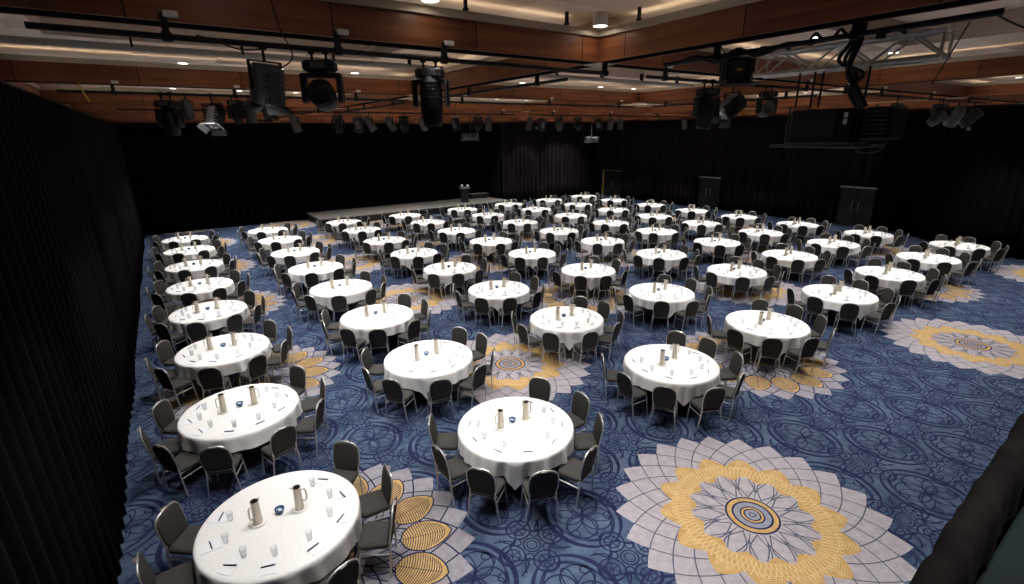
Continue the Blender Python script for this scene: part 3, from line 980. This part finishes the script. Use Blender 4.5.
bar('black lighting bar under the third beam back, right part', (12.8, 16.95, ZB), (24.0, 16.95, ZB), (.1, .4, .7, .95))
bar('black lighting bar running away under the cross beam, third bay', (5.1, 11.8, ZB), (5.1, 16.5, ZB), (.15, .6, .9))
bar('black lighting bar under the nearest beam, far right bay', (13.0, 5.1, ZB), (22.0, 5.1, ZB), (.1, .45, .8))
bar('black lighting bar running away under the second cross beam', (12.6, 5.9, ZB), (12.6, 10.6, ZB), (.15, .6, .9))

M_side = mat('lit_grey_housing', (.15,.16,.18), .35, .3, .5)  # paler than fixture black: light on the lamp's left side put into its colour
def rx(a): return Matrix.Rotation(a, 3, 'X')
def moving_head(label, loc, rz=0, tilt=0, s=1.0, hl=.34, wide=.30, open_yoke=False, lens_mat=None, group='black moving heads and lamps on the bars'):
    """hangs from LOC (the bar): clamps, base box, yoke, head"""
    t = thing('moving_head_lamp', label, 'stage light', loc, rz, group); t.scale = (s, s, s)
    for dx in (-.075, .075):
        MB().tube([(dx, 0, .03), (dx, 0, -.10)], .014, 8).lathe([(.0,.035),(.034,.03),(.034,-.03),(0,-.035)], (dx,0,0), n=10, M=Matrix.Rotation(PI/2, 3, 'Y')).build('hook_clamp', M_black, t)
    b = MB(); b.box((0, 0, -.155), (.34, .22, .11), bevel=.03); b.box((0, -.112, -.155), (.16, .012, .06), 1, bevel=.004)
    b.build('base', [M_black, M_dgrey], t)
    y = MB()
    w = wide/2 + .045
    y.lathe([(0,-.205),(.09,-.205),(.09,-.235),(0,-.235)], n=16)
    y.box((0, 0, -.25), (2*w+.05, .14, .05), bevel=.015)
    for sg in (-1, 1):
        y.box((sg*w, 0, -.39), (.055, .15, .29), bevel=.02)
    y.build('yoke', M_black, t)
    Mx = rx(tilt)
    c = Vector((0, 0, -.46))
    h = MB()
    prof = [(0, .5), (.62, .48), (.9, .36), (1, .15), (.98, -.2), (.86, -.42), (.80, -.5), (.72, -.5), (.68, -.46), (0, -.46)]
    h.lathe([(r*wide*.46, z*hl*2*.5) for r, z in prof], c, n=18, M=Mx)
    for q in range(5):
        zz = (.34-.07*q)*hl
        h.lathe([(wide*.40, zz+.006), (wide*.475, zz+.005), (wide*.475, zz-.005), (wide*.40, zz-.006)], c, n=18, M=Mx)
    hd = h.build('head', M_black if not lens_mat else M_dgrey, t)
    ln = MB(); q = c + Mx @ Vector((0, 0, -.455*hl))
    ln.lathe([(0, -.02), (wide*.2, -.014), (wide*.31, 0)], q, n=18, M=Mx)
    ln.build('lens', lens_mat or M_lens, hd)
    return t
def fresnel(label, loc, rz=0, tilt=.4, s=1.0, group='black moving heads and lamps on the bars', lit=False, flapm=None, body=None):
    t = thing('fresnel_lamp', label, 'stage light', loc, rz, group); t.scale = (s, s, s)
    MB().tube([(0, 0, .03), (0, 0, -.13)], .014, 8).lathe([(0,.035),(.034,.03),(.034,-.03),(0,-.035)], n=10, M=Matrix.Rotation(PI/2, 3, 'Y')).build('hook_clamp', M_black, t)
    y = MB()
    y.box((0, 0, -.135), (.34, .035, .012))
    for sg in (-1, 1): y.box((sg*.168, 0, -.26), (.010, .04, .26))
    y.build('yoke', M_black, t)
    Mx = rx(tilt); c = Vector((0, 0, -.36))
    b = MB()
    # housing: ribbed box that narrows to the rear, pointing down its own -Z
    P = [(-.12,-.10),(.12,-.10),(.15,-.05),(.15,.07),(.10,.13),(-.10,.13),(-.15,.07),(-.15,-.05)]
    T4 = Matrix.Translation(c) @ Mx.to_4x4()
    b.prism(P, -.17, .17, M=T4)
    b.prism([(x*.8, y_*.8) for x, y_ in P], .17, .205, M=T4)
    for q in range(5): b.box(c + Mx @ Vector((0, -.105, -.11+.055*q)), (.2, .012, .012), 1, rot=Mx)
    b.box(c + Mx @ Vector((0, -.108, 0)), (.12, .01, .30), 1, rot=Mx)
    hs = b.build('housing', [body or M_black, flapm or M_dgrey], t)
    ln = MB(); ln.lathe([(0,-.175),(.06,-.186),(.10,-.176),(.115,-.172)], c, n=18, M=Mx)
    ln.build('lens', M_lite if lit else M_lens, hs)
    for q in range(4):
        a = q*PI/2
        Rz = Matrix.Rotation(a, 3, 'Z')
        fl_ = MB()
        pts = [Rz @ Vector(p) for p in ((-.11,-.125,-.172), (.11,-.125,-.172), (.135,-.20,-.245), (-.135,-.20,-.245))]
        nrm = (pts[1]-pts[0]).cross(pts[3]-pts[0]).normalized()*.005
        P8 = [c + Mx @ p for p in pts] + [c + Mx @ (p+nrm) for p in pts]
        fl_.add(P8, [(0,1,2,3),(7,6,5,4),(0,4,5,1),(1,5,6,2),(2,6,7,3),(3,7,4,0)])
        fl_.build('barn_door', flapm or M_black, hs)
    return t
def par_can(label, loc, rz=0, tilt=.5, s=1.0, group='black moving heads and lamps on the bars', m=None):
    t = thing('profile_spot', label, 'stage light', loc, rz, group); t.scale = (s, s, s)
    MB().tube([(0, 0, .03), (0, 0, -.11)], .014, 8).build('hook_clamp', M_black, t)
    y = MB(); y.box((0,0,-.115), (.24,.03,.012))
    for sg in (-1, 1): y.box((sg*.118, 0, -.20), (.010,.035,.18))
    y.build('yoke', M_black, t)
    Mx = rx(tilt); c = Vector((0,0,-.27))
    b = MB(); b.lathe([(0,.20),(.05,.20),(.085,.15),(.10,.05),(.10,-.16),(.108,-.17),(.108,-.20),(.09,-.20),(.09,-.12),(0,-.12)], c, n=16, M=Mx)
    bd = b.build('can', m or M_dgrey, t)
    ln = MB(); ln.disc(c + Mx @ Vector((0,0,-.165)), .088, 16, M=Mx, flip=True); ln.build('lens', M_lens, bd)
    return t
CAMFACE = math.radians(-35)
# the three large lamps on the near bar
fresnel('large black fresnel lamp with open barn doors, leftmost on the nearest bar', (.93, 5.1, ZB), math.radians(22), .2, .88, body=M_side)
moving_head('large black moving head with its head turned sideways, middle of three on the nearest bar', (1.40, 5.1, ZB), CAMFACE+.1, 1.25, .84, .36, .30)
moving_head('large black moving head pointing straight down, rightmost of three on the nearest bar', (2.52, 5.1, ZB), CAMFACE, .08, .86, .62, .30)
# lamps round the cross bar and bar to its right
fresnel('black lamp with small yellow sticker hanging beside the silver truss', (5.12, 3.24, ZB+.05), math.radians(-42), 0.0, .80)
yl = bpy.data.objects['fresnel_lamp.001'] if 'fresnel_lamp.001' in bpy.data.objects else None
if yl:
    yl.scale = (1.0, .8, .56)
    o = MB().box((.0, -.137, -.36), (.055, .006, .05), bevel=.002).build('sticker', M_yellow, yl)
moving_head('black moving head pointing down, left of the grey-hooded lamp beyond the truss', (7.35, 5.1, ZB), CAMFACE+.3, .15, 1.0, .50, .28)
fresnel('grey-hooded lamp tilted sideways right of the downward moving head', (8.02, 5.1, ZB), math.radians(70), .95, 1.05, flapm=M_dgrey)
moving_head('small black moving head with pale lens just left of the projector', (9.12, 5.1, ZB), CAMFACE+.2, 1.2, .85, .30, .28, lens_mat=M_lite)
# second beam, left group
Z2 = ZB
L11 = [('m', .33, 1.05, .1, 'black moving head tilted down, first lamp on the second bar from left drape'),
       ('p', .62, .8, .6, 'dark profile spot just right of the first lamp on the second bar'),
       ('f', 1.02, 1.05, -.5, 'lamp with bright metal flap on the left of the second bar'),
       ('m', 1.40, .75, .3, 'small moving head right of the bright-flap lamp'),
       ('p', 1.63, .9, .3, 'profile spot with pale front rim hanging low on the second bar'),
       ('f', 1.95, .7, .4, 'small fresnel rightmost of the left group on the second bar')]
for kd, x, s, tl, lab in L11:
    z = Z2 - .0
    if kd == 'm': moving_head(lab, (x, 11.05, z), CAMFACE, tl, s, .40, .26)
    elif kd == 'p': par_can(lab, (x, 11.05, z-.0), CAMFACE+.4, tl, s*1.1)
    else: fresnel(lab, (x, 11.05, z), CAMFACE, tl, s, flapm=M_lite if 'bright' in lab else None)
L17 = [(3.7,'p'),(5.02,'m'),(5.67,'f'),(6.05,'p'),(6.77,'p'),(7.27,'m'),(7.99,'p'),(9.30,'f'),(10.25,'m'),(10.74,'p'),(12.7,'p'),(13.35,'f'),(14.27,'m'),(15.35,'m'),(16.6,'f'),(17.35,'p'),(18.0,'p'),(22.7,'p')]
NUM = ['first','second','third','fourth','fifth','sixth','seventh','eighth','ninth','tenth','eleventh','twelfth','thirteenth','fourteenth','fifteenth','sixteenth','seventeenth','eighteenth']
for q, (x, kd) in enumerate(L17):
    lab = '%s lamp from the left on the third bar back, %s' % (NUM[q], {'p':'a can-shaped spot','m':'a moving head','f':'a boxy fresnel'}[kd])
    rz = CAMFACE + random.uniform(-.8, .8); tl = random.uniform(.2, 1.0)
    if kd == 'p': par_can(lab, (x, 16.95, ZB), rz, tl, 1.25)
    elif kd == 'm': moving_head(lab, (x, 16.95, ZB), rz, tl, .95, .40, .28, lens_mat=M_lite if q in (12, 14) else None)
    else: fresnel(lab, (x, 16.95, ZB), rz, tl, .95)
for q, (x, kd) in enumerate([(14.9,'f'),(17.9,'m'),(19.4,'p'),(20.9,'f')]):
    lab = ['boxy fresnel nearest to the projector on the far right bar', 'moving head with pale lens on the far right bar', 'can-shaped spot on the far right bar', 'boxy fresnel at the right end of the far right bar'][q]
    if kd == 'f': fresnel(lab, (x, 5.1, ZB), CAMFACE+.5, .7, 1.2)
    elif kd == 'm': moving_head(lab, (x, 5.1, ZB), CAMFACE+.4, .9, 1.05, .40, .28, lens_mat=M_lite)
    else: par_can(lab, (x, 5.1, ZB), CAMFACE, .6, 1.5)
def pendant(label, loc, drop):
    t = thing('hanging_projector', label, 'projector', loc, math.radians(-35), 'small projectors hung on poles')
    MB().tube([(0,0,0),(0,0,-drop)], .02, 8).build('drop_pole', M_dgrey, t)
    MB().box((0,0,-drop-.16), (.55,.42,.20), bevel=.03).build('projector_body', M_dgrey, t)
    MB().box((0,0,-drop-.04), (.60,.30,.03), bevel=.006).tube([(-.3,-.2,-drop-.04),(-.34,-.24,-drop-.28),(.34,-.24,-drop-.28),(.3,-.2,-drop-.04)], .014, 6).build('cradle', M_dgrey, t)
    MB().lathe([(0,.03),(.05,.03),(.06,0)], (.12,-.22,-drop-.16), n=12, M=Matrix.Rotation(PI/2,3,'X')).build('lens', M_lens, t)
pendant('small projector hung on a thin pole, left one above the stage drape', (9.8, 16.75, 5.94), .62)
pendant('small projector hung on a thin pole, right one above the far tables', (15.98, 16.75, 5.94), .82)

# silver truss
tr = thing('lighting_truss', 'silver aluminium box truss at upper right', 'truss', (5.6, 1.66, 5.8))
ch = MB(); W, Hh, Lt = .20, .21, 1.66
for x in (0, W):
    for z in (0, Hh):
        ch.tube([(x, 0, z), (x, Lt/2, z), (x, Lt, z)], .022, 10)
ch.build('chord_tubes', M_alu, tr)
br = MB(); nb = 6
for q in range(nb):
    y0, y1 = Lt*q/nb, Lt*(q+1)/nb
    up = q % 2
    for x in (0, W): br.tube([(x, y0, Hh*up), (x, y1, Hh*(1-up))], .010, 6)
    for z in (0, Hh): br.tube([(W*up, y0, z), (W*(1-up), y1, z)], .009, 6)
for y0 in (.02, Lt-.02):
    for x in (0, W): br.tube([(x, y0, 0), (x, y0, Hh)], .012, 6)
    for z in (0, Hh): br.tube([(0, y0, z), (W, y0, z)], .012, 6)
br.build('lattice_bracing', M_alu, tr)
for y0 in (.3, 1.3):
    MB().tube([(.1, y0, Hh), (-.2, y0, Hh+.03), (-.5, y0, .17)], .016, 6).box((-.5, y0, .17), (.06,.06,.08), bevel=.01).build('truss_clamp', M_black, tr)
# projector hung below the truss
pj = thing('large_projector', 'large black projector with vent grille hanging below the silver truss', 'projector', (5.62, 2.57, 5.06))
MB().box((.16, -.04, .19), (.44, .62, .34), bevel=.025).build('body', M_black, pj)
gr = MB(); gr.box((-.065, .03, .22), (.012, .42, .26), bevel=.004)
for q in range(14): gr.box((-.075, .03, .11+.017*q), (.012, .40, .006))
gr.build('vent_grille', M_dgrey, pj)
MB().box((-.07, -.27, .295), (.01, .03, .045)).box((-.07, -.27, .235), (.01, .03, .05)).build('white_sticker', M_white, pj)
cr = MB()
for y0 in (-.42, .40):
    cr.tube([(-.1, y0, 0), (.42, y0, 0)], .014, 6)
cr.tube([(-.1, -.46, 0), (-.1, .42, 0)], .014, 6); cr.tube([(.42, -.46, 0), (.42, .42, 0)], .014, 6)
for y0 in (-.36, .30):
    cr.tube([(-.02, y0, 0), (-.02, y0, .40)], .012, 6); cr.tube([(.36, y0, 0), (.36, y0, .40)], .012, 6)
cr.build('cradle_frame', M_dgrey, pj)
for (x, y0) in ((.0, .26), (.04, .13), (.04, .05), (.04, -.36)):
    MB().tube([(x, y0, .38), (x, y0, .73)], .011, 6).build('suspension_rod', M_black, pj)
b2 = MB(); b2.box((.15, -.52, .21), (.40, .24, .30), bevel=.03)
for q in range(6): b2.box((-.055, -.52, .12+.04*q), (.012, .20, .012), 1)
b2.build('lamp_unit', [M_black, M_dgrey], pj)
lpz = MB().lathe([(0,-.06),(.07,-.06),(.085,0),(.085,.06)], (.15,.31,.2), n=18, M=Matrix.Rotation(-PI/2,3,'X')).build('lens', M_lens, pj)
# cables
def cable(label, pts, r=.008, m=M_black):
    P = [Vector(p) for p in pts]; out = []
    for i in range(len(P)-1):
        p0, p1, p2, p3 = P[max(i-1,0)], P[i], P[i+1], P[min(i+2,len(P)-1)]
        for q in range(8):
            t = q/8
            out.append(.5*((2*p1)+(p2-p0)*t+(2*p0-5*p1+4*p2-p3)*t*t+(3*p1-p0-3*p2+p3)*t**3))
    out.append(P[-1])
    return tag(MB().tube(out, r, 6).build('power_cable', m), label, 'cable', 'black cables on the rigging')
cable('thin black cable looping down from the near coffer to the leftmost large lamp', [(1.0,4.9,6.44),(1.03,4.93,6.25),(1.07,4.95,6.08),(1.14,4.98,5.94),(1.13,5.0,5.86),(1.05,5.03,5.80)], .006)
for q in range(3):
    d = .035*q
    cable(['thickest black cable of the bundle falling from the bar to the projector','black cable behind the bundle falling to the projector','black cable curving left of the bundle by the truss'][q],
          [(5.3,2.17+d,6.30-.06*q),(5.3,2.19+d,5.98),(5.33,2.25+.05*q,5.82),(5.38,2.27-.06*q,5.70),(5.42,2.20+.03*q,5.58),(5.5,2.13+d,5.42)], .028 if q == 0 else .018)
cable('black cable swag along the top right bar near the lamp with yellow sticker', [(5.1,3.9,5.98),(5.08,3.7,6.0),(5.12,3.5,5.93),(5.1,3.25,6.01),(5.09,3.0,5.94),(5.12,2.75,6.0),(5.1,2.5,5.97)], .022)
cable('coiled black cable lying on the top right bar', [(5.12+.035*math.cos(k*.9), 2.55-.03*k, 6.02+.035*math.sin(k*.9)) for k in range(16)], .014)
cable('diagonal black wire right of the truss end', [(5.2,1.42,5.98),(5.25,1.50,5.80),(5.3,1.60,5.56)], .005)
cable('black wire running off from the bar end at upper right', [(5.25,1.28,6.0),(5.28,1.18,5.93),(5.3,1.02,5.84)], .006)
cable('thin black cable from the ceiling to the lamp with yellow sticker', [(5.25,3.5,6.42),(5.2,3.5,6.25),(5.12,3.45,6.08),(5.1,3.35,5.98)], .006)
cable('black cable drooping along the nearest bar between strap and first lamp', [(.45,5.12,6.02),(.6,5.1,5.98),(.75,5.07,5.93),(.9,5.06,5.94)], .007)
cable('loose pale cable hanging beneath the projector', [(5.62,2.02,5.28),(5.62,1.94,5.15),(5.62,1.98,5.03),(5.62,2.12,5.0),(5.62,2.2,5.04)], .006, M_dgrey)
# pipes across the coffers
for (lab, x0, x1, y) in (('grey pipe crossing the left ceiling coffer', -2.0, 4.7, 8.95), ('grey pipe crossing the middle ceiling coffer', 5.4, 12.2, 8.95), ('grey pipe crossing the ceiling coffer of the third bay', 5.4, 12.2, 14.0)):
    t = thing('ceiling_pipe', lab, 'pipe', (x0, y, 6.40), 0, 'grey pipes in the coffers')
    MB().tube([(0,0,0),((x1-x0)/2,0,0),(x1-x0,0,0)], .045, 10).build('pipe', M_pipe, t)
    for q in range(5):
        x = (x1-x0)*(.1+.2*q)
        MB().box((x, 0, .10), (.03,.10,.20), bevel=.005).build('pipe_bracket', M_black, t)
cable('short yellow strap dangling below the second beam by the left drape', [(-.80,11.0,6.09),(-.77,11.0,5.96),(-.72,11.0,5.82)], .012, M_yellow)
# short droppers in the coffers
for (x, y, lab) in ((2.94, 5.03, 'left'), (4.33, 5.03, 'middle'), (4.90, 4.41, 'right')):
    tag(MB().box((x, y, 6.53), (.032,.032,.14)).box((x, y, 6.47), (.05,.045,.02)).build('dropper_rod', M_black), '%s dark dropper rod in the near coffer above the beam' % lab, 'rod', 'dropper rods in the near coffer')

# ------------------------------------------------------------------ downlights
M_bulb = emis('lamp_glow', (1, .93, .82), 14)
me_rim = MB().lathe([(0,.125),(.092,.125),(.092,-.012),(.088,-.016),(.083,-.012),(.081,.03)], n=20).mesh('downlight_rim', M_white)
me_rimf = MB().lathe([(.083,.03),(.083,-.004),(.09,-.012),(.105,-.012),(.115,0)], n=20).mesh('downlight_trim', M_white)
me_bulb = MB().disc((0,0,-.006), .083, 18, flip=True).mesh('downlight_bulb', M_bulb)
P_SPOT = 480
for a in range(len(TE)-1):
    for b in range(len(SE)-1):
        x0, x1, y0, y1 = TE[a], TE[a+1], SE[b], SE[b+1]
        xs = [x0+.75, (x0+x1)/2, x1-.75]
        if a == 0: xs = [.75, 2.45, 4.72 if b == 0 else 4.05]
        if a == 4: xs = [x0+.7]
        if a == 4 and b < 2: continue
        for ix, x in enumerate(xs):
            for y in (y0+1.0, (y1-.24 if b == 0 and ix and a == 0 else y1-.85) if b < 5 else y0+2.4):
                lab = 'small round downlight recessed in the pale coffer ceiling'
                if (a, b) == (0, 0): lab = 'round downlight in the near coffer, %s %s' % (('left','middle','right')[ix], 'over the viewer' if y < 2 else 'beside the wooden beam')
                cz = 6.468 if (y1-y < .3) else 6.596
                d = thing('downlight', lab, 'downlight', (x, y, cz), 0, 'downlights in the ceiling coffers')
                link('rim', me_rim if cz < 6.5 else me_rimf, d); link('bulb', me_bulb, d)
                L = bpy.data.lights.new('downlight_beam', 'SPOT'); L.energy = P_SPOT*(.55 if y1-y < .3 else 1); L.spot_size = math.radians(58 if y1-y < .3 else 74); L.spot_blend = .35
                L.shadow_soft_size = .08; L.color = (1, .965, .93)
                lo = bpy.data.objects.new('downlight_beam', L); COL.objects.link(lo); lo.location = (x, y, cz-.03)
                if y1-y < .3: lo.rotation_euler.x = math.radians(-17)

# ------------------------------------------------------------------ world, colour management
w = bpy.data.worlds.new('world'); SC.world = w; w.use_nodes = True
w.node_tree.nodes['Background'].inputs[0].default_value = (.02, .02, .022, 1)
w.node_tree.nodes['Background'].inputs[1].default_value = .3
SC.view_settings.view_transform = 'Standard'; SC.view_settings.look = 'None'
SC.view_settings.exposure = 0.0; SC.view_settings.gamma = 1.0; SC.view_settings.use_curve_mapping = False
SC.cycles.use_denoising = True
SC.cycles.max_bounces = 10; SC.cycles.diffuse_bounces = 6; SC.cycles.glossy_bounces = 3; SC.cycles.transmission_bounces = 6; SC.cycles.transparent_max_bounces = 12
SC.cycles.sample_clamp_indirect = 8
